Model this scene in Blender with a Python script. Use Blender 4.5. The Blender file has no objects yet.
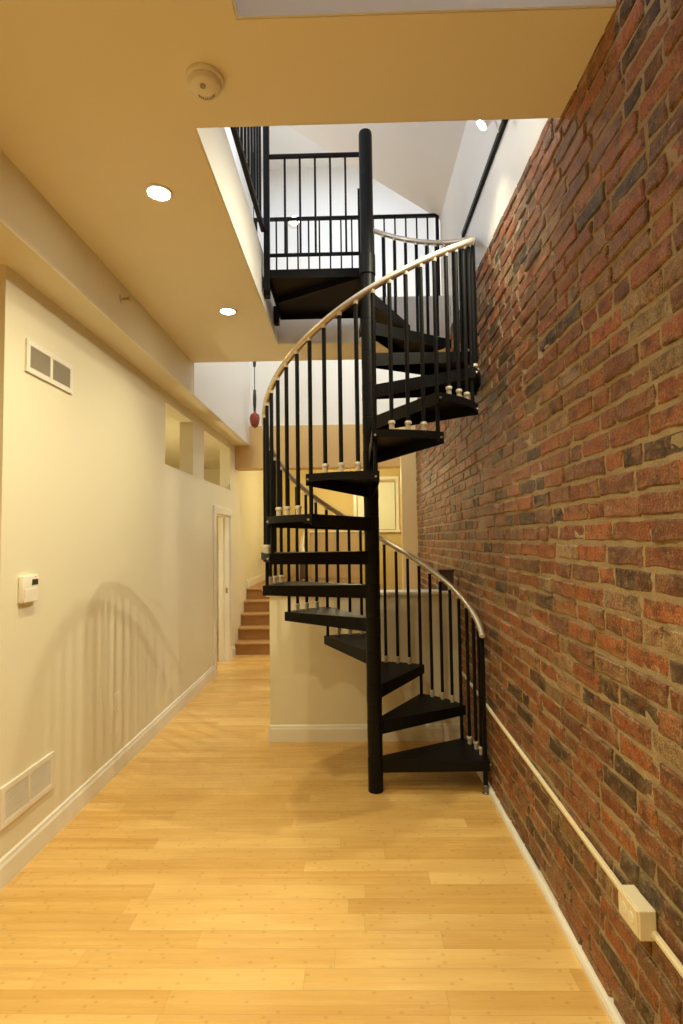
import bpy, math, random
import numpy as np
from mathutils import Vector, Matrix
random.seed(7)
S = bpy.context.scene
COL = S.collection
PI = math.pi
cos, sin, rad = math.cos, math.sin, math.radians

# ------------------------------------------------------------------ materials
def nodes(name):
    m = bpy.data.materials.new(name); m.use_nodes = True
    nt = m.node_tree
    return m, nt, nt.nodes['Principled BSDF']

class G:
    """tiny node helper"""
    def __init__(s, nt): s.nt = nt
    def n(s, t, **k):
        x = s.nt.nodes.new(t)
        for a, v in k.items(): setattr(x, a, v)
        return x
    def put(s, sock, v):
        if hasattr(v, 'is_output') or isinstance(v, bpy.types.NodeSocket): s.nt.links.new(v, sock)
        else: sock.default_value = v
    def m(s, op, a, b=0.0, c=0.0):
        x = s.n('ShaderNodeMath', operation=op)
        s.put(x.inputs[0], a); s.put(x.inputs[1], b); s.put(x.inputs[2], c)
        return x.outputs[0]
    def mix(s, f, a, b, bt='MIX'):
        x = s.n('ShaderNodeMix', data_type='RGBA', blend_type=bt)
        s.put(x.inputs[0], f); s.put(x.inputs[6], a); s.put(x.inputs[7], b)
        return x.outputs[2]
    def xyz(s, a, b, c):
        x = s.n('ShaderNodeCombineXYZ')
        for i, v in enumerate((a, b, c)): s.put(x.inputs[i], v)
        return x.outputs[0]
    def noise(s, vec, scale, detail=3.0, rough=.5, col=False):
        x = s.n('ShaderNodeTexNoise'); s.put(x.inputs['Vector'], vec)
        x.inputs['Scale'].default_value = scale; x.inputs['Detail'].default_value = detail
        x.inputs['Roughness'].default_value = rough
        return x.outputs['Color' if col else 'Fac']
    def white(s, vec):
        x = s.n('ShaderNodeTexWhiteNoise', noise_dimensions='3D'); s.put(x.inputs['Vector'], vec)
        return x.outputs['Value']
    def range(s, v, a, b, c, d):
        x = s.n('ShaderNodeMapRange'); s.put(x.inputs[0], v)
        for i, q in enumerate((a, b, c, d)): x.inputs[i + 1].default_value = q
        return x.outputs[0]
    def bump(s, h, strength, dist):
        x = s.n('ShaderNodeBump'); s.put(x.inputs['Height'], h)
        x.inputs['Strength'].default_value = strength; x.inputs['Distance'].default_value = dist
        return x.outputs[0]

def plain(name, rgb, rough=.5, metal=0.0, var=.04, scale=8, bump=0.0, bscale=120, spec=.5):
    m, nt, b = nodes(name); g = G(nt)
    pos = g.n('ShaderNodeNewGeometry').outputs['Position']
    f = g.noise(pos, scale, 3)
    lo = tuple(c * (1 - var) for c in rgb) + (1,); hi = tuple(min(1, c * (1 + var)) for c in rgb) + (1,)
    g.put(b.inputs['Base Color'], g.mix(f, lo, hi))
    b.inputs['Roughness'].default_value = rough; b.inputs['Metallic'].default_value = metal
    b.inputs['Specular IOR Level'].default_value = spec
    if bump: g.put(b.inputs['Normal'], g.bump(g.noise(pos, bscale, 2), bump, .002))
    return m

def emit(name, rgb, s):
    m, nt, b = nodes(name)
    b.inputs['Base Color'].default_value = rgb + (1,)
    b.inputs['Emission Color'].default_value = rgb + (1,); b.inputs['Emission Strength'].default_value = s
    return m

M = {}
M['wall'] = plain('cream_paint', (.80, .755, .60), .55, var=.02, scale=1.5, bump=.08, bscale=250, spec=.3)
M['white_wall'] = plain('white_paint', (.80, .79, .77), .6, var=.02, scale=1.5, bump=.05, bscale=250, spec=.3)
M['ceil'] = plain('ceiling_paint', (.88, .83, .68), .7, var=.02, scale=2, spec=.2)
M['trim'] = plain('white_gloss_trim', (.84, .82, .76), .35, var=.02)
M['plastic'] = plain('white_plastic', (.82, .79, .72), .4, var=.02)
M['ivory'] = plain('ivory_plastic', (.80, .72, .52), .4, var=.03)
M['grille'] = plain('grey_grille', (.40, .36, .29), .6, var=.05)
M['grille2'] = plain('shadowed_duct', (.16, .13, .10), .7)
M['dark'] = plain('dark_opening', (.03, .028, .025), .7)
M['display'] = plain('display_green_black', (.04, .045, .03), .2)
M['black'] = plain('black_powdercoat', (.0075, .0075, .0085), .46, var=.2, scale=30, bump=.06, bscale=400, spec=.15)
M['collar'] = plain('pale_metal_collar', (.74, .69, .58), .38, metal=.35, var=.08, scale=40)
M['rail'] = plain('brushed_rail_metal', (.69, .63, .52), .36, metal=.8, var=.12, scale=12)
M['chrome'] = plain('bolt_metal', (.75, .73, .68), .3, metal=.9)
M['step'] = plain('oak_step', (.40, .20, .065), .35, var=.22, scale=6)
M['red'] = plain('dark_red_glaze', (.27, .045, .028), .35, var=.35, scale=25)
M['cord'] = plain('dark_cord', (.03, .025, .022), .6)
M['blind'] = plain('pale_roller_blind', (.80, .82, .70), .7, var=.02)
M['tanwall'] = plain('tan_paint', (.62, .49, .23), .6, var=.02, scale=1.5, spec=.25)
M['tan'] = plain('tan_panel', (.50, .39, .25), .5, var=.05, scale=3)
M['brownbox'] = plain('dark_brown_box', (.07, .052, .038), .5, var=.2)
M['brass'] = plain('brass', (.5, .36, .16), .35, metal=.9)
M['lens'] = emit('lamp_lens', (1.0, .86, .58), 55)
M['lens_cool'] = emit('lamp_lens_white', (1.0, .93, .80), 9)

def floor_mat():
    m, nt, b = nodes('bamboo_planks'); g = G(nt)
    sp = g.n('ShaderNodeSeparateXYZ'); g.put(sp.inputs[0], g.n('ShaderNodeNewGeometry').outputs['Position'])
    X, Y = sp.outputs[0], sp.outputs[1]
    W, Lp = .096, .96
    yr = g.m('DIVIDE', g.m('ADD', Y, 20.03), W)
    row = g.m('FLOOR', yr); fy = g.m('FRACT', yr)
    rr = g.white(g.xyz(row, 3.3, 1.7))
    xs = g.m('ADD', g.m('DIVIDE', g.m('ADD', X, 30), Lp), g.m('MULTIPLY', rr, 7.0))
    pid = g.m('FLOOR', xs); fx = g.m('FRACT', xs)
    pr = g.white(g.xyz(row, pid, .5))
    # narrow bamboo strips within each plank
    sy = g.m('MULTIPLY', fy, 5.0); sid = g.m('FLOOR', sy)
    sr = g.white(g.xyz(g.m('ADD', g.m('MULTIPLY', row, 5.0), sid), pid, 9.1))
    # knuckles: one every 24 cm along each strip
    kp = g.m('ADD', g.m('DIVIDE', X, .205), g.m('MULTIPLY', sr, 5.0)); kx = g.m('FRACT', kp)
    keep = g.m('GREATER_THAN', g.white(g.xyz(g.m('FLOOR', kp), g.m('ADD', g.m('MULTIPLY', row, 5.0), sid), 4.4)), .42)
    kd = g.m('ABSOLUTE', g.m('SUBTRACT', kx, .5))
    cy = g.m('ABSOLUTE', g.m('SUBTRACT', g.m('FRACT', sy), .5))
    knuckle = g.m('MULTIPLY', keep, g.m('MULTIPLY', g.range(kd, .006, .05, 1, 0), g.range(cy, .12, .42, 1, .0)))
    grain = g.noise(g.xyz(g.m('MULTIPLY', X, 3.0), g.m('MULTIPLY', Y, 160.0), row), 1.0, 3)
    cloud = g.noise(g.xyz(g.m('MULTIPLY', X, 1.5), g.m('MULTIPLY', Y, 6.0), pid), 1.0, 2)
    c = g.mix(pr, (.64, .375, .10, 1), (.83, .56, .21, 1))
    c = g.mix(g.m('MULTIPLY', sr, .40), c, (.86, .62, .25, 1))
    c = g.mix(g.range(grain, .35, .7, .0, .28), c, (.46, .24, .06, 1))
    c = g.mix(g.range(cloud, .4, .7, .0, .45), c, (.55, .30, .085, 1))
    c = g.mix(g.m('MULTIPLY', knuckle, .33), c, (.30, .135, .035, 1))
    sm = g.m('MINIMUM', g.m('MULTIPLY', g.m('MINIMUM', fy, g.m('SUBTRACT', 1, fy)), W),
             g.m('MULTIPLY', g.m('MINIMUM', fx, g.m('SUBTRACT', 1, fx)), Lp))
    seam = g.range(sm, .0003, .0012, 1, 0)
    c = g.mix(g.m('MULTIPLY', seam, .38), c, (.16, .075, .02, 1))
    g.put(b.inputs['Base Color'], c)
    g.put(b.inputs['Roughness'], g.range(grain, .3, .7, .24, .36))
    h = g.m('SUBTRACT', g.m('MULTIPLY', grain, .15), seam)
    g.put(b.inputs['Normal'], g.bump(h, .18, .001))
    return m
M['floor'] = floor_mat()

def brick_mat():
    m, nt, b = nodes('old_brick'); g = G(nt)
    pos = g.n('ShaderNodeNewGeometry').outputs['Position']
    at = g.n('ShaderNodeAttribute', attribute_name='brick_colour').outputs['Color']
    nA = g.noise(pos, 20, 6, .72); nB = g.noise(pos, 48, 5, .7); nC = g.noise(pos, 170, 3, .6); nD = g.noise(pos, 9, 3, .6)
    c = g.mix(g.range(nA, .47, .62, 0, .85), at, (.10, .040, .022, 1))
    c = g.mix(g.range(nD, .50, .66, 0, .45), c, (.48, .16, .045, 1))
    c = g.mix(g.range(nB, .52, .63, 0, .62), c, (.46, .32, .18, 1))
    c = g.mix(g.range(nC, .40, .58, .6, 0), c, (.05, .026, .016, 1))
    g.put(b.inputs['Base Color'], c)
    g.put(b.inputs['Roughness'], g.range(nB, .3, .7, .36, .62))
    b.inputs['Specular IOR Level'].default_value = .45
    h = g.m('ADD', g.m('ADD', g.m('MULTIPLY', nB, .8), g.m('MULTIPLY', nC, .4)), nA)
    g.put(b.inputs['Normal'], g.bump(h, 1.0, .010))
    return m
M['brick'] = brick_mat()

def mortar_mat():
    m, nt, b = nodes('sandy_mortar'); g = G(nt)
    pos = g.n('ShaderNodeNewGeometry').outputs['Position']
    n1 = g.noise(pos, 30, 5, .7); n2 = g.noise(pos, 220, 3, .6)
    c = g.mix(n1, (.36, .27, .155, 1), (.66, .53, .33, 1))
    c = g.mix(g.range(n2, .5, .8, 0, .5), c, (.13, .09, .055, 1))
    g.put(b.inputs['Base Color'], c); b.inputs['Roughness'].default_value = .75
    g.put(b.inputs['Normal'], g.bump(g.m('ADD', n1, n2), 1.0, .010))
    return m
M['mortar'] = mortar_mat()

# ------------------------------------------------------------------ geometry helper
class MB:
    def __init__(s): s.v = []; s.f = []; s.mi = []
    def add(s, vs, fs, mi=0):
        o = len(s.v); s.v += [tuple(p) for p in vs]
        s.f += [tuple(i + o for i in f) for f in fs]; s.mi += [mi] * len(fs); return s
    def box(s, x0, x1, y0, y1, z0, z1, mi=0, bev=0.0):
        if x0 > x1: x0, x1 = x1, x0
        if y0 > y1: y0, y1 = y1, y0
        if z0 > z1: z0, z1 = z1, z0
        if not bev:
            v = [(x, y, z) for z in (z0, z1) for y in (y0, y1) for x in (x0, x1)]
            return s.add(v, [(0, 2, 3, 1), (4, 5, 7, 6), (0, 1, 5, 4), (2, 6, 7, 3), (0, 4, 6, 2), (1, 3, 7, 5)], mi)
        import bmesh
        bm = bmesh.new()
        bmesh.ops.create_cube(bm, size=1, matrix=Matrix.Translation(((x0+x1)/2, (y0+y1)/2, (z0+z1)/2)) @ Matrix.Diagonal((x1-x0, y1-y0, z1-z0, 1)))
        bmesh.ops.bevel(bm, geom=bm.edges[:] , offset=bev, segments=2, affect='EDGES', profile=.5)
        bm.verts.index_update()
        s.add([v.co[:] for v in bm.verts], [[v.index for v in f.verts] for f in bm.faces], mi); bm.free(); return s
    def tube(s, pts, r, n=12, mi=0, cap=True, closed=False):
        pts = [Vector(p) for p in pts]; vs = []; N = len(pts)
        rs = r if isinstance(r, (list, tuple)) else [r] * N
        ref = None
        for i, p in enumerate(pts):
            d = (pts[min(i+1, N-1)] - pts[max(i-1, 0)]).normalized()
            if ref is None: ref = Vector((0, 0, 1)) if abs(d.z) < .9 else Vector((1, 0, 0))
            a = (ref - d * ref.dot(d)).normalized(); ref = a; b = d.cross(a)
            for k in range(n):
                t = 2 * PI * k / n; vs.append(p + (a * cos(t) + b * sin(t)) * rs[i])
        fs = [(i*n+k, i*n+(k+1) % n, (i+1)*n+(k+1) % n, (i+1)*n+k) for i in range(N-1) for k in range(n)]
        if cap: fs += [tuple(range(n))[::-1], tuple(range((N-1)*n, N*n))]
        return s.add(vs, fs, mi)
    def lathe(s, prof, c, axis='z', n=24, mi=0):
        """prof: list of (radius, height) along axis from point c"""
        vs = []; N = len(prof)
        for r, h in prof:
            for k in range(n):
                t = 2*PI*k/n; a, b = r*cos(t), r*sin(t)
                if axis == 'z': q = (a, b, h)
                elif axis == 'x': q = (h, a, b)
                elif axis == 'y': q = (b, h, a)
                vs.append((c[0]+q[0], c[1]+q[1], c[2]+q[2]))
        fs = [(i*n+k, i*n+(k+1) % n, (i+1)*n+(k+1) % n, (i+1)*n+k) for i in range(N-1) for k in range(n)]
        fs += [tuple(range(n))[::-1], tuple(range((N-1)*n, N*n))]
        return s.add(vs, fs, mi)
    def prism(s, poly, z0, z1, mi=0):
        n = len(poly)
        vs = [(x, y, z0) for x, y in poly] + [(x, y, z1) for x, y in poly]
        fs = [tuple(range(n))[::-1], tuple(range(n, 2*n))] + [(i, (i+1) % n, n+(i+1) % n, n+i) for i in range(n)]
        return s.add(vs, fs, mi)
    def sweep(s, prof, a, b, nrm, mi=0):
        """moulding: prof = list of (out, up) swept from point a to b; nrm = outward unit xy"""
        vs = []
        for p in (a, b):
            for o, u in prof: vs.append((p[0]+nrm[0]*o, p[1]+nrm[1]*o, p[2]+u))
        n = len(prof)
        fs = [(i, (i+1) % n, n+(i+1) % n, n+i) for i in range(n)] + [tuple(range(n))[::-1], tuple(range(n, 2*n))]
        return s.add(vs, fs, mi)
    def build(s, name, mats, parent=None, smooth=False, root=None):
        me = bpy.data.meshes.new(name)
        off = Vector((0, 0, 0))
        if parent is not None:
            q = parent
            while q is not None: off += q.location; q = q.parent
        me.from_pydata([Vector(p) - off for p in s.v], [], s.f)
        for m in (mats if isinstance(mats, (list, tuple)) else [mats]): me.materials.append(m)
        if any(s.mi): me.polygons.foreach_set('material_index', s.mi)
        import bmesh
        bm = bmesh.new(); bm.from_mesh(me); bmesh.ops.recalc_face_normals(bm, faces=bm.faces[:]); bm.to_mesh(me); bm.free()
        if smooth:
            me.polygons.foreach_set('use_smooth', [True] * len(me.polygons))
            try: me.set_sharp_from_angle(angle=rad(35))
            except Exception: pass
        o = bpy.data.objects.new(name, me); COL.objects.link(o)
        if parent is not None: o.parent = parent
        return o

def thing(name, label, cat, loc=(0, 0, 0), group=None):
    o = bpy.data.objects.new(name, None); COL.objects.link(o); o.location = loc; o.empty_display_size = .1
    o['label'] = label; o['category'] = cat
    if group: o['group'] = group
    return o
def tag(o, label, cat, group=None):
    o['label'] = label; o['category'] = cat
    if group: o['group'] = group
    return o
def struct(name, mb, mat, parent=None, smooth=False):
    o = mb.build(name, mat, parent, smooth)
    if parent is None: o['kind'] = 'structure'
    return o

# ------------------------------------------------------------------ constants of the place
XW = .845          # brick face
XL = -1.63         # left wall face
ZC = 3.20          # ceiling
ZF = 3.58          # upper floor
XS = -1.43         # soffit face
ZS = 2.90          # soffit underside
XO = -.60          # stair opening, left edge
YH = 4.27          # half wall face
ZP = .84           # raised platform at the far end

# ------------------------------------------------------------------ floor, walls, ceiling
struct('floor', MB().box(-4.2, 1.0, -3.2, 12, -.12, 0), M['floor'])

# left wall with door opening and two high openings
YA = 2.47          # near corner of the left wall
D0, D1, ZD = 6.38, 7.12, 1.90
T0, TP0, TP1, T1, TZ0, TZ1 = 4.66, 5.49, 5.90, 7.18, 2.25, 2.80
TH = .14
w = MB()
x0, x1 = XL - TH, XL
w.box(x0, x1, YA, T0, 0, ZS + .1)
w.box(x0, x1, T0, D0, 0, TZ0)
w.box(x0, x1, D0, D1, ZD, TZ0)
w.box(x0, x1, D1, T1, 0, TZ0)
w.box(x0, x1, TP0, TP1, TZ0, TZ1)
w.box(x0, x1, T0, T1, TZ1, ZS + .1)
w.box(x0, x1, T1, 10.5, 0, ZS + .1)
struct('wall_left', w, M['wall'])
w = MB()
w.box(-3.2, XL - TH, YA, YA + .14, 0, ZC + .1)               # return towards the left
w.box(-3.3, -3.2, -3.2, YA, 0, ZC + .1)
w.box(-3.3, 1.0, -3.3, -3.2, 0, ZC + .1)                    # behind the viewer
struct('wall_near', w, M['wall'])
# side room behind the left wall
w = MB()
w.box(-4.0, -3.9, 3.0, 9.5, 0, ZS)
w.box(-3.9, XL - TH, 3.0, 3.1, 0, ZS)
w.box(-3.9, XL - TH, 9.4, 9.5, 0, ZS)
w.box(-4.0, XL - TH, 3.0, 9.5, 2.84, ZS)
struct('wall_side_room', w, M['wall'])

# soffit along the left wall, white wall above it in the tall part
w = MB()
w.box(XL - TH, XS, YA - 5.6, 7.56, ZS, ZC + .02)
struct('wall_soffit', w, M['wall'])
struct('wall_upper_left', MB().box(XS - .12, XS, 4.82, 7.7, ZC + .02, 7.0), M['white_wall'])
w = MB().box(XS - .004, XS + .006, 4.825, 7.56, ZS + .003, ZC + .02)
struct('wall_upper_left_lower', w, M['white_wall'])

# ceiling slab with its openings (near opening, stair opening, tall void beyond 4.82)
def slab(mb, x0, x1, y0, y1): mb.box(x0, x1, y0, y1, ZC, ZF - .012)
c = MB()
XE = XW - .003
slab(c, -3.3, XO, -3.2, 4.82)
slab(c, XO, XE, 1.60, 2.03)
slab(c, XO, -.34, -3.2, 1.60)
slab(c, -.34, XE, -3.2, .1)
slab(c, XO, XE, 4.40, 4.82)
struct('ceiling', c, M['ceil'])
# white lining boards on the edges of the openings
def lining(x0, x1, y0, y1, name):
    struct(name, MB().box(x0, x1, y0, y1, ZC + .002, ZF), M['white_wall'])
lining(XO, XO + .008, 2.038, 4.392, 'trim_1')
lining(XO, XE, 4.392, 4.399, 'trim_2')
lining(XO, XE, 2.031, 2.038, 'trim_3')
lining(-.34, XE, 1.592, 1.599, 'trim_4')
lining(-.339, -.332, .11, 1.592, 'trim_5')
u = MB()
for a in ((-3.3, XO, -3.2, 4.82), (XO, XE, 1.60, 2.03), (XO, -.34, -3.2, 1.6), (-.34, XE, -3.2, .1), (XO, XE, 4.40, 4.82)):
    u.box(a[0], a[1], a[2], a[3], ZF - .011, ZF)
struct('floor_upper', u, M['floor'])

# upper storey
w = MB()
w.box(XW, XW + .15, -3.2, 4.80, 3.31, 4.50)
w.box(1.2, 1.3, 4.80, 7.6, 3.31, 7.0)
w.box(XW + .15, 1.3, 4.70, 4.80, 3.31, 7.0)
struct('wall_upper_right', w, M['white_wall'])
w = MB()
# sloping ceiling rising to the left
sl = .67
xr, zr_, xl_ = XW + .15, 4.48 - sl * .15, -3.0
for (ya, yb) in ((-3.2, 4.80),):
    p = [(xr, ya, zr_), (xl_, ya, 4.48 + sl * (XW - xl_)), (xl_, yb, 4.48 + sl * (XW - xl_)), (xr, yb, zr_)]
    w.add(p + [(a, b_, c_ + .1) for a, b_, c_ in p], [(0, 1, 2, 3), (7, 6, 5, 4), (0, 4, 5, 1), (1, 5, 6, 2), (2, 6, 7, 3), (3, 7, 4, 0)])
w.box(-3.1, 1.3, 4.80, 7.7, 7.0, 7.1)
struct('ceiling_upper', w, M['white_wall'])
w = MB()
w.box(-3.1, -3.0, -3.2, 4.8, ZF, 7.2)
w.box(-3.1, 1.0, -3.3, -3.2, ZF, 7.2)
w.box(-3.1, XS - .12, 4.82, 4.92, ZF, 7.0)
struct('wall_upper_far_left', w, M['white_wall'])
struct('wall_upper_back', MB().box(XS, 1.3, 7.60, 7.7, 3.19, 7.0), M['white_wall'])

# header beam under the upper back wall, pilaster at the end of the brick
struct('wall_header', MB().box(XL + .002, 1.3, 7.50, 7.75, 2.58, 3.18), plain('header_tan_paint', (.66, .46, .20), .6, var=.02))
struct('trim_6', MB().box(.655, 1.0, 6.98, 7.16, 0, 3.3), plain('warm_cream_paint', (.88, .71, .38), .6, var=.02))
# far end beyond the header
w = MB()
wx0, wx1, wz0, wz1 = .10, .86, 1.74, 2.72
w.box(-2.0, wx0, 10.5, 10.62, ZP, 3.2)
w.box(wx1, 1.4, 10.5, 10.62, ZP, 3.2)
w.box(wx0, wx1, 10.5, 10.62, ZP, wz0)
w.box(wx0, wx1, 10.5, 10.62, wz1, 3.2)
w.box(-.72, 1.4, 10.5, 10.62, 0, ZP)
struct('wall_back', w, M['tanwall'])
struct('ceiling_far', MB().box(-2.0, 1.4, 7.75, 10.6, 2.95, 3.05), M['ceil'])
struct('wall_far_right', MB().box(1.3, 1.4, 7.0, 10.6, 0, 3.2), M['wall'])
struct('floor_platform', MB().box(XL, -.74, 8.27, 10.5, 0, ZP), M['step'])

# half wall
hw = MB().box(-.66, XW + .005, YH, YH + .14, 0, 1.125)
struct('wall_half', hw, M['wall'])
struct('trim_7', MB().box(-.685, XW + .003, YH - .022, YH + .165, 1.125, 1.152, bev=.006), M['trim'])
bp = [(0, 0), (.016, 0), (.016, .095), (.011, .108), (.009, .122), (.004, .128), (0, .128)]
b = MB().sweep(bp, (-.6599, YH, 0), (XW - .01, YH, 0), (0, -1))
b.sweep(bp, (-.66, YH - .016, 0), (-.66, YH + .156, 0), (-1, 0))
b.sweep(bp, (-.6599, YH + .14, 0), (XW - .01, YH + .14, 0), (0, 1))
struct('baseboard_half', b, M['trim'])
# left baseboard
bl = MB().sweep(bp, (XL, YA - .016, 0), (XL, D0 - .10, 0), (1, 0))
bl.sweep(bp, (XL, D1 + .10, 0), (XL, 7.42, 0), (1, 0))
bl.sweep(bp, (-3.2, YA, 0), (XL + .016, YA, 0), (0, -1))
bl.sweep(bp, (XL, 8.27, ZP), (XL, 10.5, ZP), (1, 0))
struct('baseboard_left', bl, M['trim'])
rb = [(0, 0), (.036, 0), (.035, .014), (.029, .026), (.02, .031), (0, .031)]
struct('baseboard_right', MB().sweep(rb, (XW + .004, -3.2, 0), (XW + .004, YH, 0), (-1, 0)), M['trim'])

# ------------------------------------------------------------------ brick wall: every brick modelled in one mesh
def brick_wall(ya, yb, za, zb):
    rnd = random.Random(11)
    V, F, C = [], [], []
    pal = [((.43, .115, .032), 5), ((.50, .155, .045), 4), ((.36, .095, .030), 5), ((.27, .090, .040), 4), ((.42, .17, .07), 3),
           ((.22, .075, .040), 3), ((.018, .013, .011), 2.7), ((.038, .024, .019), 1.7), ((.46, .32, .18), 1.6), ((.40, .24, .12), 1.4)]
    cols = [p[0] for p in pal]; wts = [p[1] for p in pal]
    ch, L, J = .0745, .226, .0145
    z = za - .012; r = 0
    while z < zb:
        z0, z1 = z, min(z + ch - J, zb)
        y = ya - rnd.random() * L
        rowtilt = rnd.uniform(-.002, .002)
        while y < yb:
            hdr = rnd.random() < (.62 if r % 7 == 3 else .16)
            ln = (L / 2 if hdr else L) * rnd.uniform(.93, 1.06)
            y0, y1 = max(y, ya), min(y + ln - J, yb); y += ln
            if y1 - y0 < .03: continue
            out = rnd.uniform(-.004, .005)
            fx = XW - .0065 + out
            base = rnd.choices(cols, wts)[0]; k = rnd.uniform(.78, 1.22)
            col = tuple(min(1, q * k * rnd.uniform(.94, 1.06)) for q in base)
            jit = lambda s: rnd.uniform(-s, s)
            zz0, zz1 = z0 + rowtilt + jit(.002), z1 + rowtilt + jit(.002)
            o = len(V)
            # outline of 10 points, slightly wobbly, with three rings (in the mortar, shoulder, face)
            ny = 3 if not hdr else 2
            out2 = []
            for i in range(ny + 1): out2.append((y0 + (y1 - y0) * i / ny + (jit(.004) if 0 < i < ny else jit(.004)), zz0 + jit(.0042)))
            out2.append((y1 + jit(.003), (zz0 + zz1) / 2 + jit(.004)))
            for i in range(ny, -1, -1): out2.append((y0 + (y1 - y0) * i / ny + jit(.003), zz1 + jit(.0042)))
            out2.append((y0 + jit(.003), (zz0 + zz1) / 2 + jit(.004)))
            n = len(out2); cy, cz = (y0 + y1) / 2, (zz0 + zz1) / 2
            hy, hz = (y1 - y0) / 2, (zz1 - zz0) / 2
            tilt = (jit(.02), jit(.05))
            for ring, (dx, ins) in enumerate(((.024, -.001), (.0045, .0005), (0, .0055))):
                for (a, b_) in out2:
                    a2 = cy + (a - cy) * (1 - ins / hy); b2 = cz + (b_ - cz) * (1 - ins / hz)
                    xx = fx + dx + (jit(.0012) if ring else 0) + ((a2 - cy) * tilt[0] + (b2 - cz) * tilt[1] if ring else 0)
                    mm = (rnd.uniform(.2, .9), rnd.uniform(.1, .8), max(0, rnd.uniform(-.25, .45)))[ring]
                    V.append((xx, a2, b2)); C.append(tuple(p_ + (q_ - p_) * mm for p_, q_ in zip(col, (.54, .41, .24))))
            for q in range(2):
                for i in range(n):
                    F.append((o + q*n + i, o + q*n + (i+1) % n, o + (q+1)*n + (i+1) % n, o + (q+1)*n + i))
            V.append((fx + jit(.002), cy, cz)); C.append(col); ci = len(V) - 1
            for i in range(n): F.append((o + 2*n + i, o + 2*n + (i+1) % n, ci))
        z += ch; r += 1
    nb = len(F)
    # mortar bed: a gently uneven sheet with thickness behind the bricks
    nyy, nzz = int((yb - ya) / .035), int((zb - za) / .022)
    o = len(V)
    for i in range(nyy + 1):
        for j in range(nzz + 1):
            V.append((XW + .0012 + rnd.uniform(-.0035, .0035), ya + (yb - ya) * i / nyy, za + (zb - za) * j / nzz)); C.append((.3, .23, .15))
    for i in range(nyy):
        for j in range(nzz):
            a = o + i * (nzz + 1) + j; F.append((a, a + 1, a + nzz + 2, a + nzz + 1))
    bx = [(XW + .012, XW + .16)]
    mb = MB(); mb.box(XW + .012, XW + .15, ya, yb, za, zb)
    o = len(V); V += mb.v; C += [(.3, .23, .15)] * len(mb.v); F += [tuple(i + o for i in f) for f in mb.f]
    me = bpy.data.meshes.new('wall_right'); me.from_pydata(V, [], F)
    me.materials.append(M['brick']); me.materials.append(M['mortar'])
    me.polygons.foreach_set('material_index', [0] * nb + [1] * (len(F) - nb))
    ca = me.color_attributes.new('brick_colour', 'FLOAT_COLOR', 'POINT')
    ca.data.foreach_set('color', np.array([(a, b_, c_, 1) for a, b_, c_ in C], dtype=np.float32).ravel())
    import bmesh
    bm = bmesh.new(); bm.from_mesh(me); bmesh.ops.recalc_face_normals(bm, faces=bm.faces[:]); bm.to_mesh(me); bm.free()
    ob = bpy.data.objects.new('wall_right', me); COL.objects.link(ob); ob['kind'] = 'structure'
brick_wall(-3.2, 6.92, 0, 3.31)

# ------------------------------------------------------------------ spiral staircase
PX, PY, RB = .126, 3.442, .674
TH0, DT, RI = -3.6, 30.4, .2132
RO = .700
def rail_z(t):
    k = (t - TH0) / DT + 1
    return k * RI + .757 if k < 13 else 13 * RI + .757 + (k - 13) / 2.96 * .50
def pol(t, r): return (PX + r * cos(rad(t)), PY + r * sin(rad(t)))
st = thing('spiral_staircase', 'black metal spiral staircase winding up from the bamboo floor beside the brick wall', 'spiral staircase', (PX, PY, 0))
pole = MB()
pole.lathe([(.0440, .012), (.0440, 4.245), (.040, 4.262), (.028, 4.272), (.008, 4.276)], (PX, PY, 0), n=28)
po = pole.build('center_pole', M['black'], st, True)
MB().lathe([(.0465, 0), (.0465, .10), (.0455, .105), (.0445, .105)], (PX, PY, 0), n=32).build('base_sleeve', M['black'], po, True)
ZL = 16 * RI       # landing level
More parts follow.
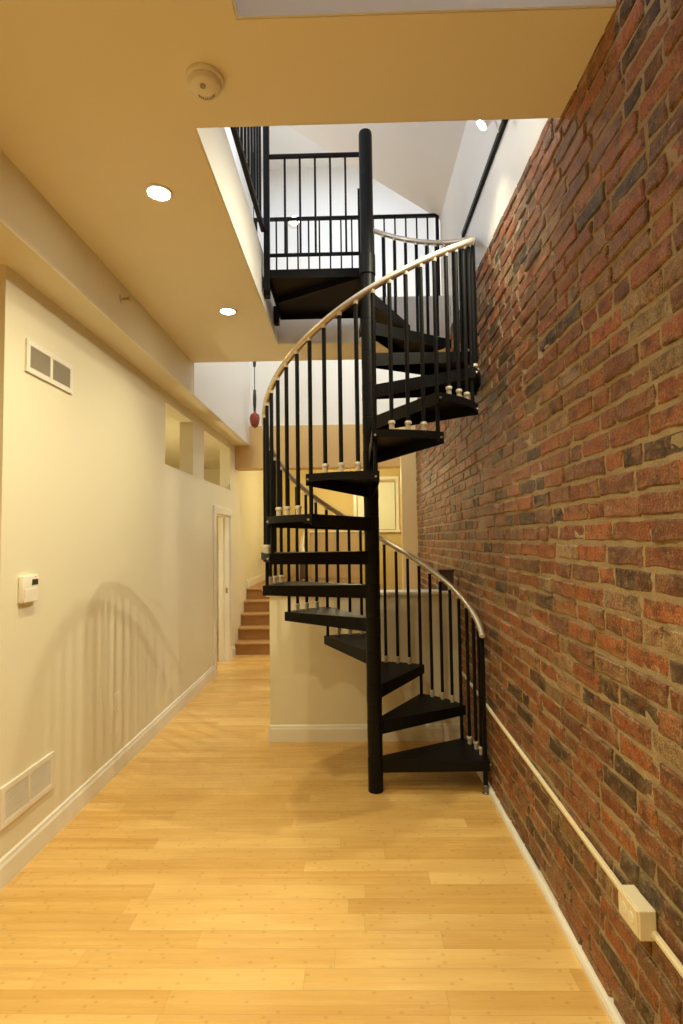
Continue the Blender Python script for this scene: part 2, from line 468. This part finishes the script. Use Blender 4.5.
for k in range(1, 16):
    zt = k * RI - (.013 if k == 1 else 0); a0, a1 = TH0 + (k - 1) * DT - 1.3, TH0 + k * DT + 1.6
    t = MB(); n = 8; ri = .05
    top, bot = zt, zt - .008
    inner = [pol(a0 - 14 + (a1 - a0 + 28) * i / n, .047) for i in range(n, -1, -1)]
    outer = [pol(a0 + (a1 - a0) * i / n, RO) for i in range(n + 1)]
    t.prism(outer + inner, bot, top)
    # folded-down skirts along both straight edges and the rim
    def skirt(p, q, d0, d1, th=.005):
        v = Vector((q[0]-p[0], q[1]-p[1])); nn = Vector((-v.y, v.x)).normalized() * th
        pa = [(p[0], p[1]), (q[0], q[1]), (q[0]+nn.x, q[1]+nn.y), (p[0]+nn.x, p[1]+nn.y)]
        vs = [(x, y, bot) for x, y in pa] + [(pa[0][0], pa[0][1], zt - d0), (pa[1][0], pa[1][1], zt - d1), (pa[2][0], pa[2][1], zt - d1), (pa[3][0], pa[3][1], zt - d0)]
        t.add(vs, [(0, 1, 2, 3), (7, 6, 5, 4), (0, 4, 5, 1), (1, 5, 6, 2), (2, 6, 7, 3), (3, 7, 4, 0)])
    skirt(pol(a0 - 14, .047), pol(a0, RO), .085, .062)
    skirt(pol(a1, RO), pol(a1 + 14, .047), .062, .085)
    for i in range(n): skirt(outer[i], outer[i + 1], .04 if 0 < i < n - 1 else .05, .04 if 0 < i + 1 < n else .05)
    # hub sleeve round the pole
    t.lathe([(.0445, -.10), (.0478, -.098), (.0478, .004), (.0445, .006)], (PX, PY, zt), n=28)
    # slip-resistant chequer strip near the front edge
    to = t.build('tread', M['black'], st, False)
    # spacer ring seen as a seam on the pole
    MB().lathe([(.0445, -.10), (.0468, -.098), (.0468, .098), (.0445, .10)], (PX, PY, zt - RI * .5), n=28).build('spacer_ring', M['black'], to, True)
    # bolts on the skirt ends
    for (aa, rr_) in ((a0 + 1.3, RO), (a1 - 1.6, RO)):
        x, y = pol(aa, rr_ + .003); dx, dy = cos(rad(aa)), sin(rad(aa))
        MB().tube([(x - dx*.006, y - dy*.006, zt - .030), (x + dx*.004, y + dy*.004, zt - .030)], [.0065, .0055], 10).build('bolt', M['chrome'], to, True)

def baluster(t, z0, collar, rr=.0112):
    x, y = pol(t, RB)
    b = MB().tube([(x, y, z0), (x, y, rail_z(t) - .016)], rr, 12).build('baluster', M['black'], st, True)
    if collar:
        MB().lathe([(.0140, 0), (.0140, .030), (.0175, .033), (.0180, .043), (.0165, .048), (.0115, .050)], (x, y, z0), n=18).build('collar', M['collar'], b, True)
    z = rail_z(t) - .026
    dx, dy = -sin(rad(t)), cos(rad(t))
    MB().tube([(x, y, z - .006), (x, y, z + .012)], [.0125, .0150], 12).build('rail_bracket', M['collar'], b, True)
for k in range(1, 16):
    th = TH0 + (k - 1) * DT
    if k > 1: baluster(th, (k - 1) * RI - .055, False)
    for j in (1, 2, 3): baluster(th + DT * j / 4, k * RI - (.013 if k == 1 else 0), True)
baluster(TH0 + 15 * DT, 15 * RI - .055, False)
# newel post under the lower end of the rail
x, y = pol(TH0, RB)
nw = MB().box(x - .0125, x + .0125, y - .0125, y + .0125, .05, rail_z(TH0) - .014, bev=.002).build('newel_post', M['black'], st)
MB().lathe([(.022, 0), (.022, .006), (.017, .010), (.017, .050), (.014, .054)], (x, y, 0), n=20).build('newel_foot', plain('dull_grey_foot', (.16, .15, .14), .4, metal=.6), nw, True)
# handrail
hp = []
t = TH0 - 1.5
while t <= TH0 + 15 * DT + 1:
    xx, yy = pol(t, RB); hp.append((xx, yy, rail_z(t))); t += 3
hr = MB().tube(hp, .0185, 16).build('handrail', M['rail'], st, True)
a, b_ = Vector(hp[0]), Vector(hp[1])
MB().tube([a + (a - b_).normalized() * .006, a + (b_ - a).normalized() * .002], [.014, .0195], 16).build('end_cap', M['collar'], hr, True)

# landing, joined to the pole by a tongue
LX0, LX1, LY0, LY1 = -.555, .105, 3.57, 4.27
poly = [(LX0, LY0), (.075, LY0), (.075, 3.42), (.126, 3.40), (.17, 3.43), (.135, 3.60), (LX1 + .005, LY1), (LX0, LY1)]
l = MB().prism(poly, ZL - .012, ZL)
for (p, q) in ((poly[0], poly[1]), (poly[5], poly[6]), (poly[6], poly[7]), (poly[7], poly[0])):
    v = Vector((q[0]-p[0], q[1]-p[1])).normalized(); nn = Vector((-v.y, v.x)) * .008
    l.prism([p, q, (q[0]+nn.x, q[1]+nn.y), (p[0]+nn.x, p[1]+nn.y)], ZL - .058, ZL - .010)
l.lathe([(.0445, -.12), (.053, -.118), (.053, .012), (.0445, .014)], (PX, PY, ZL), n=28)
lo = l.build('landing', M['black'], st)
d = Vector((LX1 - LX0 - .03, (LY1 - LY0) * -.55, 0))
MB().prism([(LX0 + .02, 3.97), (LX0 + .02, 4.01), (LX1 - .02, 3.64), (LX1 - .02, 3.60)][::-1], ZL - .055, ZL - .012).build('brace', M['black'], lo)
for yy in (3.68, 4.16):
    MB().box(XO + .010, LX0 + .004, yy - .03, yy + .03, ZL - .14, ZL - .004).build('bracket', M['black'], lo)

# ------------------------------------------------------------------ guard rails upstairs
def sqbar(mb, p, q, h):
    x0, y0, z0 = p; x1, y1, z1 = q
    return mb.box(min(x0, x1) - h, max(x0, x1) + h, min(y0, y1) - h, max(y0, y1) + h, min(z0, z1) - (h if z0 == z1 else 0), max(z0, z1) + (h if z0 == z1 else 0))
yy = LY0 + .014
g1 = MB()
sqbar(g1, (LX0 + .02, yy, 4.218), (.115, yy, 4.218), .011); sqbar(g1, (LX0 + .02, yy, 3.518), (.115, yy, 3.518), .009)
g1 = g1.build('guard_rail', M['black'], st)
for i in range(5):
    x = LX0 + .127 + i * .1045
    sqbar(MB(), (x, yy, 3.527), (x, yy, 4.207), .007).build('baluster', M['black'], g1)
MB().box(LX0 - .02, LX0 + .02, yy - .02, yy + .02, ZL - .13, 4.62, bev=.003).build('corner_post', M['black'], g1)
MB().box(.072, .094, yy - .012, yy + .012, ZL, 3.97).build('end_post', M['black'], g1)

g2 = thing('side_guardrail', 'black guard rail along the left edge of the stair opening upstairs', 'guard rail', (XO, 2.8, ZF))
xg = -.575
sqbar(MB(), (xg, 2.05, 3.68), (xg, LY0 - .03, 3.68), .014).build('bottom_rail', M['black'], g2)
sqbar(MB(), (xg, 2.05, 4.56), (xg, LY0 - .03, 4.56), .014).build('top_rail', M['black'], g2)
yy2 = 2.14
while yy2 < LY0 - .06:
    sqbar(MB(), (xg, yy2, 3.69), (xg, yy2, 4.55), .007).build('baluster', M['black'], g2); yy2 += .1
for q in (2.06,):
    sqbar(MB(), (xg, q, 3.66), (xg, q, 4.55), .012).build('post', M['black'], g2)

g3 = thing('far_guardrail', 'long black guard rail at the far edge of the upper floor, behind the pole', 'guard rail', (0, 4.77, ZF))
yg = 4.77
sqbar(MB(), (-.84, yg, 4.50), (.815, yg, 4.50), .013).build('top_rail', M['black'], g3)
sqbar(MB(), (-.84, yg, 3.665), (.815, yg, 3.665), .009).build('bottom_rail', M['black'], g3)
x = -.75
while x < .80:
    sqbar(MB(), (x, yg, 3.674), (x, yg, 4.487), .007).build('baluster', M['black'], g3); x += .0985
for x in (-.84, .815):
    sqbar(MB(), (x, yg, ZF), (x, yg, 4.513), .014).build('post', M['black'], g3)

# ------------------------------------------------------------------ track light on the upper right wall
tl = thing('track_light', 'black lighting track with small lamps on the white wall above the bricks', 'track light', (.83, 2.9, 3.75))
MB().box(.823, .843, 1.9, 3.80, 3.735, 3.768).build('track', M['black'], tl)
TRK = []
for (lx, ly, lz) in ((.735, 2.82, 3.80), (.70, 2.54, 3.67), (.75, 2.25, 3.67)):
    dr = Vector((-1.9, .45, -2.2)).normalized(); c0 = Vector((lx, ly, lz))
    h = MB().tube([c0 - dr*.075, c0 - dr*.06, c0 - dr*.055, c0 - dr*.006, c0], [.012, .022, .030, .033, .033], 20, cap=True).build('lamp_head', M['trim'], tl, True)
    MB().tube([c0 - dr*.055, (.80, ly, lz + .06), (.828, ly, 3.755)], .006, 8).build('arm', M['trim'], h, True)
    MB().tube([c0 - dr*.004, c0 + dr*.003], .029, 20).build('lens', M['lens'], h, True)
    TRK.append((c0 + dr * .02, dr))

# ------------------------------------------------------------------ ceiling fittings
def downlight(x, y, label):
    d = thing('downlight', label, 'ceiling light', (x, y, ZC), 'recessed downlights in the ceiling')
    MB().lathe([(.050, -.002), (.052, -.006), (.062, -.006), (.066, -.003), (.066, -.0005), (.050, -.0005)], (x, y, ZC), n=32).build('trim_ring', M['trim'], d, True)
    MB().lathe([(.001, -.004), (.049, -.004), (.049, -.001), (.001, -.001)], (x, y, ZC), n=32).build('lens', M['lens'], d, True)
DL = [(-.88, 2.42, 'lit round recessed downlight in the tan ceiling, the nearer one by the smoke alarm'),
      (-.86, 3.73, 'lit round recessed downlight in the tan ceiling, left of the stair opening'),]
for q in DL: downlight(*q)
sd = thing('smoke_detector', 'round white smoke detector on the tan ceiling in front of the stair opening', 'smoke detector', (-.495, 1.81, ZC))
MB().lathe([(.066, -.001), (.066, -.012), (.062, -.016), (.05, -.016)], (-.495, 1.81, ZC), n=36).build('base', M['plastic'], sd, True)
b1 = MB().lathe([(.054, -.014), (.056, -.022), (.053, -.036), (.045, -.043), (.02, -.046), (.001, -.046)], (-.495, 1.81, ZC), n=36).build('cover', M['plastic'], sd, True)
MB().lathe([(.010, -.044), (.010, -.049), (.002, -.050)], (-.497, 1.788, ZC), n=16).build('button', M['grille'], b1, True)
sl_ = MB()
for k in range(9):
    a = -.9 + .23 * k
    sl_.box(-.495 + .034*sin(a) - .002, -.495 + .034*sin(a) + .002, 1.81 + .034*cos(a) - .006, 1.81 + .034*cos(a) + .006, ZC - .0465, ZC - .0445)
sl_.build('slots', M['grille'], b1)
sk = thing('sprinkler', 'small metal fire sprinkler on the face of the soffit', 'sprinkler', (XS, 3.29, 3.10))
MB().lathe([(.030, -.003), (.030, .004), (.022, .010), (.012, .012)], (XS, 3.29, 3.10), 'x', 24).build('escutcheon', M['chrome'], sk, True)
MB().lathe([(.009, .000), (.009, .045), (.015, .047), (.015, .050), (.004, .052)], (XS, 3.29, 3.10), 'x', 16).build('head', M['brass'], sk, True)

# ------------------------------------------------------------------ left wall fittings
def vent(name, label, y0, y1, z0, z1, bars, slats, mat_in, sl_mat):
    v = thing(name, label, 'vent', (XL, (y0 + y1) / 2, z0))
    f = .028; X0, X1 = XL + .0005, XL + .012
    fr = MB().box(X0, X1, y0, y1, z0, z0 + f, bev=.002).box(X0, X1, y0, y1, z1 - f, z1, bev=.002)
    fr.box(X0, X1, y0, y0 + f, z0 + f, z1 - f).box(X0, X1, y1 - f, y1, z0 + f, z1 - f)
    fr.box(X0, X1, (y0+y1)/2 - bars, (y0+y1)/2 + bars, z0 + f, z1 - f)
    fr.build('frame', M['plastic'], v)
    MB().box(X0, X0 + .0015, y0 + f*.5, y1 - f*.5, z0 + f*.5, z1 - f*.5).build('backing', mat_in, v)
    s = MB()
    for i in range(slats):
        z = z0 + f + (z1 - z0 - 2*f) * (i + .5) / slats; h = (z1 - z0 - 2*f) / slats
        s.box(X0 + .003, X1 - .002, y0 + f, y1 - f, z - h * .32, z + h * .26)
    s.build('slats', sl_mat, v)
vent('return_air_vent', 'white framed double air vent high on the cream wall below the soffit', 2.627, 3.072, 2.435, 2.603, .012, 16, M['grille'], M['grille'])
vent('floor_level_vent', 'white louvred air vent low on the cream wall just above the baseboard', 2.488, 2.925, .262, .452, .007, 11, M['grille2'], M['plastic'])

th = thing('thermostat', 'white wall thermostat with a small dark display on the cream wall', 'thermostat', (XL, 2.665, 1.275))
b = MB().box(XL + .0005, XL + .028, 2.60, 2.73, 1.278, 1.412, bev=.008).build('body', M['plastic'], th, True)
MB().box(XL + .0282, XL + .0295, 2.672, 2.722, 1.362, 1.390).build('display', M['display'], b)
MB().box(XL + .028, XL + .0305, 2.61, 2.722, 1.282, 1.345, bev=.001).build('flap', M['plastic'], b)
MB().lathe([(.003, .028), (.003, .0297), (.001, .030)], (XL, 2.70, 1.402), 'x', 10).build('status_light', emit('red_led', (.8, .1, .05), .3), b)

def outlet(y, z, label):
    o = thing('outlet', label, 'outlet', (XL, y, z - .06))
    p = MB().box(XL + .0005, XL + .006, y - .036, y + .036, z - .058, z + .058, bev=.002).build('cover_plate', M['plastic'], o)
    for s in (-1, 1):
        MB().lathe([(.0165, .0055), (.0165, .0075), (.001, .0075)], (XL, y, z + s*.022), 'x', 18).build('socket', M['ivory'], p, True)
outlet(3.71, .478, 'white power outlet low on the cream wall in the shadow of the stair railing')
outlet(9.35, 1.20, 'small outlet on the far cream wall at the top of the wooden steps')

# door opening with casing
cas = [(0, 0), (.018, 0), (.018, .06), (.014, .075), (.010, .09), (0, .09)]
d = MB()
X0 = XL
def casing_v(ya, yb): d.box(XL, XL + .018, ya, yb, 0, ZD + .005, bev=.004)
casing_v(D0 - .095, D0 + .004); casing_v(D1 - .004, D1 + .095)
d.box(XL, XL + .020, D0 - .095, D1 + .095, ZD - .004, ZD + .09, bev=.004)
d.box(XL - TH, XL + .002, D0 - .001, D0 + .018, 0, ZD)
d.box(XL - TH, XL + .002, D1 - .018, D1 + .001, 0, ZD)
d.box(XL - TH, XL + .002, D0, D1, ZD - .018, ZD + .001)
d.box(XL - .085, XL - .07, D1 - .03, D1 - .017, 0, ZD - .018)
d.box(XL, XL + .026, D1 - .002, D1 + .10, 0, .16, bev=.004)
door = struct('door_1', d, M['trim'])
MB().box(XL - .045, XL - .02, D1 - .0195, D1 - .0175, .88, .95).build('strike_plate', M['brass'], door)

# ------------------------------------------------------------------ raceway with outlet box on the bricks
rw = thing('wall_raceway', 'ivory cable raceway with outlet box running along the brick wall', 'cable raceway', (XW, 1.7, .45))
X1 = XW - .008
def race(y0, y1, z0, z1):
    pr = [(0, -.010), (.009, -.010), (.014, -.005), (.014, .005), (.009, .010), (0, .010)]
    return MB().sweep(pr, (X1, y0, z0), (X1, y1, z1), (-1, 0)).build('raceway', M['ivory'], rw)
race(-1.5, 1.595, .405, .452); race(1.688, 4.20, .455, .535)
bx = MB().box(X1 - .047, X1 + .002, 1.580, 1.700, .432, .515, bev=.004).build('outlet_box', M['ivory'], rw)
fp = MB().box(X1 - .0505, X1 - .0465, 1.586, 1.694, .438, .509, bev=.001).build('face_plate', M['ivory'], bx)
for yy3 in (1.619, 1.661):
    MB().lathe([(.0165, 0), (.0165, -.002), (.001, -.002)], (X1 - .0503, yy3, .473), 'x', 18).build('socket', M['plastic'], fp, True)

# ------------------------------------------------------------------ wooden steps up to the platform
sc = thing('staircase', 'short flight of brown wooden steps at the far end beside the door', 'stairs', (-1.0, 7.45, 0))
for i in range(5):
    ys = 7.45 + i * .205; z0 = i * .168
    s = MB().box(XL + .002, -.45, ys, (ys + .21 if i < 4 else 8.268), 0 if i == 0 else z0 - .01, z0 + .14).build('step', M['step'], sc)
    MB().box(XL + .002, -.45, ys - .025, ys + .212 if i < 4 else 8.268, z0 + .142, z0 + .168, bev=.006).build('step_board', plain('oak_step_board', (.54, .33, .13), .35, var=.2), s)

# ------------------------------------------------------------------ far room
wn = MB()
wn.box(wx0 - .06, wx0, 10.47, 10.52, wz0 - .06, wz1 + .06).box(wx1, wx1 + .06, 10.47, 10.52, wz0 - .06, wz1 + .06)
wn.box(wx0, wx1, 10.47, 10.52, wz1, wz1 + .06).box(wx0 - .08, wx1 + .08, 10.44, 10.53, wz0 - .045, wz0)
win = struct('window_1', wn, M['trim'])
MB().box(wx0, wx1, 10.56, 10.57, wz0, wz1).build('pane', plain('dim_glass', (.30, .34, .30), .08), win)
bl = thing('roller_blind', 'pale roller blind pulled down over the far window behind the pole', 'blind', (.48, 10.46, wz0))
MB().tube([(wx0 + .01, 10.45, wz1 - .03), (wx1 - .01, 10.45, wz1 - .03)], .026, 16).build('roller', M['tan'], bl, True)
MB().box(wx0 + .015, wx1 - .015, 10.462, 10.466, wz0 + .03, wz1 - .02).build('fabric', M['blind'], bl)
MB().box(wx0 + .015, wx1 - .015, 10.456, 10.468, wz0 + .01, wz0 + .034).build('hem_bar', M['blind'], bl)

cb = thing('cabinet', 'tall tan cabinet standing far behind the half wall, seen between the steps', 'cabinet', (.0, 9.6, 0))
MB().box(-.73, .12, 9.35, 9.85, 0, 1.69).build('body', M['tan'], cb)
MB().box(-.75, .14, 9.33, 9.86, 1.69, 1.715, bev=.004).build('top', M['ivory'], cb)
for k in range(2):
    dd = MB().box(-.715 + k*.415, -.31 + k*.415, 9.335, 9.349, ZP + .06, 1.66, bev=.004).build('door', M['tan'], cb)
    MB().lathe([(.004, -.02), (.010, -.018), (.010, -.012), (.004, -.004), (.004, 0)], (-.345 + k*.07, 9.335, 1.45), 'y', 12).build('knob', M['brass'], dd, True)

lp = thing('table_lamp', 'white curved lamp on a dark pedestal behind the half wall at left', 'lamp', (-.86, 9.3, ZP))
MB().lathe([(.10, 0), (.10, .02), (.055, .05), (.045, .25), (.06, .50), (.065, .52), (.001, .52)], (-.86, 9.3, ZP), n=24).build('pedestal', M['brownbox'], lp, True)
MB().tube([(-.86, 9.3, ZP + .51), (-.875, 9.3, ZP + .62), (-.85, 9.3, ZP + .76), (-.80, 9.3, ZP + .88), (-.79, 9.3, ZP + .95)], [.05, .035, .028, .022, .010], 14).build('shade', M['trim'], lp, True)

eb = thing('metal_box', 'dark brown box standing on the half wall cap against the brick wall', 'box', (.77, YH + .07, 1.152))
MB().box(.69, .80, YH + .02, YH + .12, 1.1525, 1.30, bev=.004).build('body', M['brownbox'], eb)
MB().box(.682, .806, YH + .012, YH + .128, 1.30, 1.318, bev=.003).build('lid', M['brownbox'], eb)

# hanging red ornament in the far corner
pd = thing('hanging_ornament', 'dark red ornament hanging from a dark strap at the far end of the white wall', 'ornament', (-1.30, 7.2, 3.12))
px, py_ = -1.305, 7.25
MB().lathe([(.004, 3.10), (.045, 3.125), (.062, 3.17), (.070, 3.24), (.058, 3.285), (.03, 3.30), (.012, 3.33), (.002, 3.335)], (px, py_, 0), n=10).build('body', M['red'], pd, True)
MB().lathe([(.014, 3.32), (.022, 3.42), (.024, 3.52), (.018, 3.62), (.006, 3.64)], (px, py_, 0), n=12).build('strap', M['cord'], pd, True)
MB().tube([(px, py_, 3.62), (px, py_, 7.0)], .006, 8).build('cord', M['cord'], pd, True)
MB().lathe([(.018, 3.95), (.022, 3.99), (.022, 4.10), (.010, 4.14)], (px, py_, 0), n=12).build('clasp', M['cord'], pd, True)

# round light on the upper far wall
rl = thing('wall_light', 'small round lit lamp high on the upper far wall, seen through the landing rail', 'wall light', (-.77, 7.6, 6.2))
MB().lathe([(.10, 0), (.10, -.012), (.085, -.02), (.07, -.02)], (-.77, 7.599, 6.2), 'y', 28).build('ring', M['trim'], rl, True)
MB().lathe([(.001, -.022), (.07, -.022), (.07, -.01), (.001, -.01)], (-.77, 7.599, 6.2), 'y', 28).build('lens', M['lens_cool'], rl, True)

# ------------------------------------------------------------------ lights
WARM = (1.0, .87, .49); MID = (1.0, .905, .60); COOL = (.74, .84, 1.0)
def light(kind, name, loc, energy, col, aim=None, **k):
    L = bpy.data.lights.new(name, kind); L.energy = energy; L.color = col
    for a, v in k.items(): setattr(L, a, v)
    o = bpy.data.objects.new(name, L); COL.objects.link(o); o.location = loc
    if aim is not None: o.rotation_euler = Vector(aim).to_track_quat('-Z', 'Y').to_euler()
    return o
DOWN = (0, 0, -1)
for (x, y, e, sz) in ((-.88, 2.42, 74, 128), (-.86, 3.73, 48, 132), (-.88, 1.1, 120, 155), (-.88, -.2, 110, 155), (.2, -.6, 55, 132), (.2, -2.0, 70, 132)):  # last two are added fill lamps behind the viewer
    light('SPOT', 'downlight_or_fill', (x, y, ZC - .012), e, WARM, DOWN, spot_size=rad(sz), spot_blend=1.0, shadow_soft_size=.04)
for (c0, dr), e, sz in zip(TRK, (76, 86, 16), (.022, .010, .02)):
    light('SPOT', 'track_lamp', c0, e, MID, (-1.7, .5, -2.8), spot_size=rad(116), spot_blend=1.0, shadow_soft_size=sz)
# upstairs: added area lamps stand in for cool daylight, no openings modelled
light('AREA', 'upstairs_daylight_fill', (-2.6, 1.5, 4.6), 80, COOL, (1, .35, .55), shape='RECTANGLE', size=1.6, size_y=1.4)
light('AREA', 'void_daylight_fill', (-.2, 5.7, 6.9), 52, COOL, DOWN, shape='RECTANGLE', size=1.6, size_y=1.6)
# side room and far room lamps
light('POINT', 'side_room_lamp', (-2.9, 5.9, 1.6), 34, WARM, shadow_soft_size=.08)
light('POINT', 'far_room_lamp', (-.1, 9.2, 2.6), 24, WARM, shadow_soft_size=.08)
light('POINT', 'kitchen_lamp', (.2, 8.3, 2.7), 16, WARM, shadow_soft_size=.08)
light('SPOT', 'void_fill_lamp', (-.2, 5.3, 6.96), 225, MID, (0, 0, -1), spot_size=rad(130), spot_blend=.7, shadow_soft_size=.05)  # unseen fill lamp, added to brighten the walls of the tall part

wd = bpy.data.worlds.new('world'); S.world = wd; wd.use_nodes = True
wd.node_tree.nodes['Background'].inputs[0].default_value = (.7, .8, 1, 1)
wd.node_tree.nodes['Background'].inputs[1].default_value = .05

# ------------------------------------------------------------------ camera
f, pi_, ya_, ro_ = 537.81, .0504, -.0189, -.0136
cy, sy, cp, sp_ = cos(ya_), sin(ya_), cos(pi_), sin(pi_)
fw = Vector((sy*cp, cy*cp, sp_)); rt = Vector((cy, -sy, 0)); up = rt.cross(fw)
r2 = rt*cos(ro_) + up*sin(ro_); u2 = up*cos(ro_) - rt*sin(ro_)
cam = bpy.data.cameras.new('camera'); cam.sensor_fit = 'VERTICAL'; cam.sensor_height = 36; cam.lens = 36*f/1024
co = bpy.data.objects.new('camera', cam); COL.objects.link(co)
mw = Matrix.Identity(4)
for i in range(3): mw[i][0], mw[i][1], mw[i][2] = r2[i], u2[i], -fw[i]
mw.translation = Vector((0, 0, 1.57)); co.matrix_world = mw
cam.clip_start = .02; S.camera = co

S.view_settings.view_transform = 'Standard'; S.view_settings.look = 'None'
S.view_settings.exposure = 0.22; S.view_settings.gamma = 1; S.view_settings.use_curve_mapping = False
S.cycles.use_denoising = True
S.cycles.max_bounces = 10; S.cycles.diffuse_bounces = 6
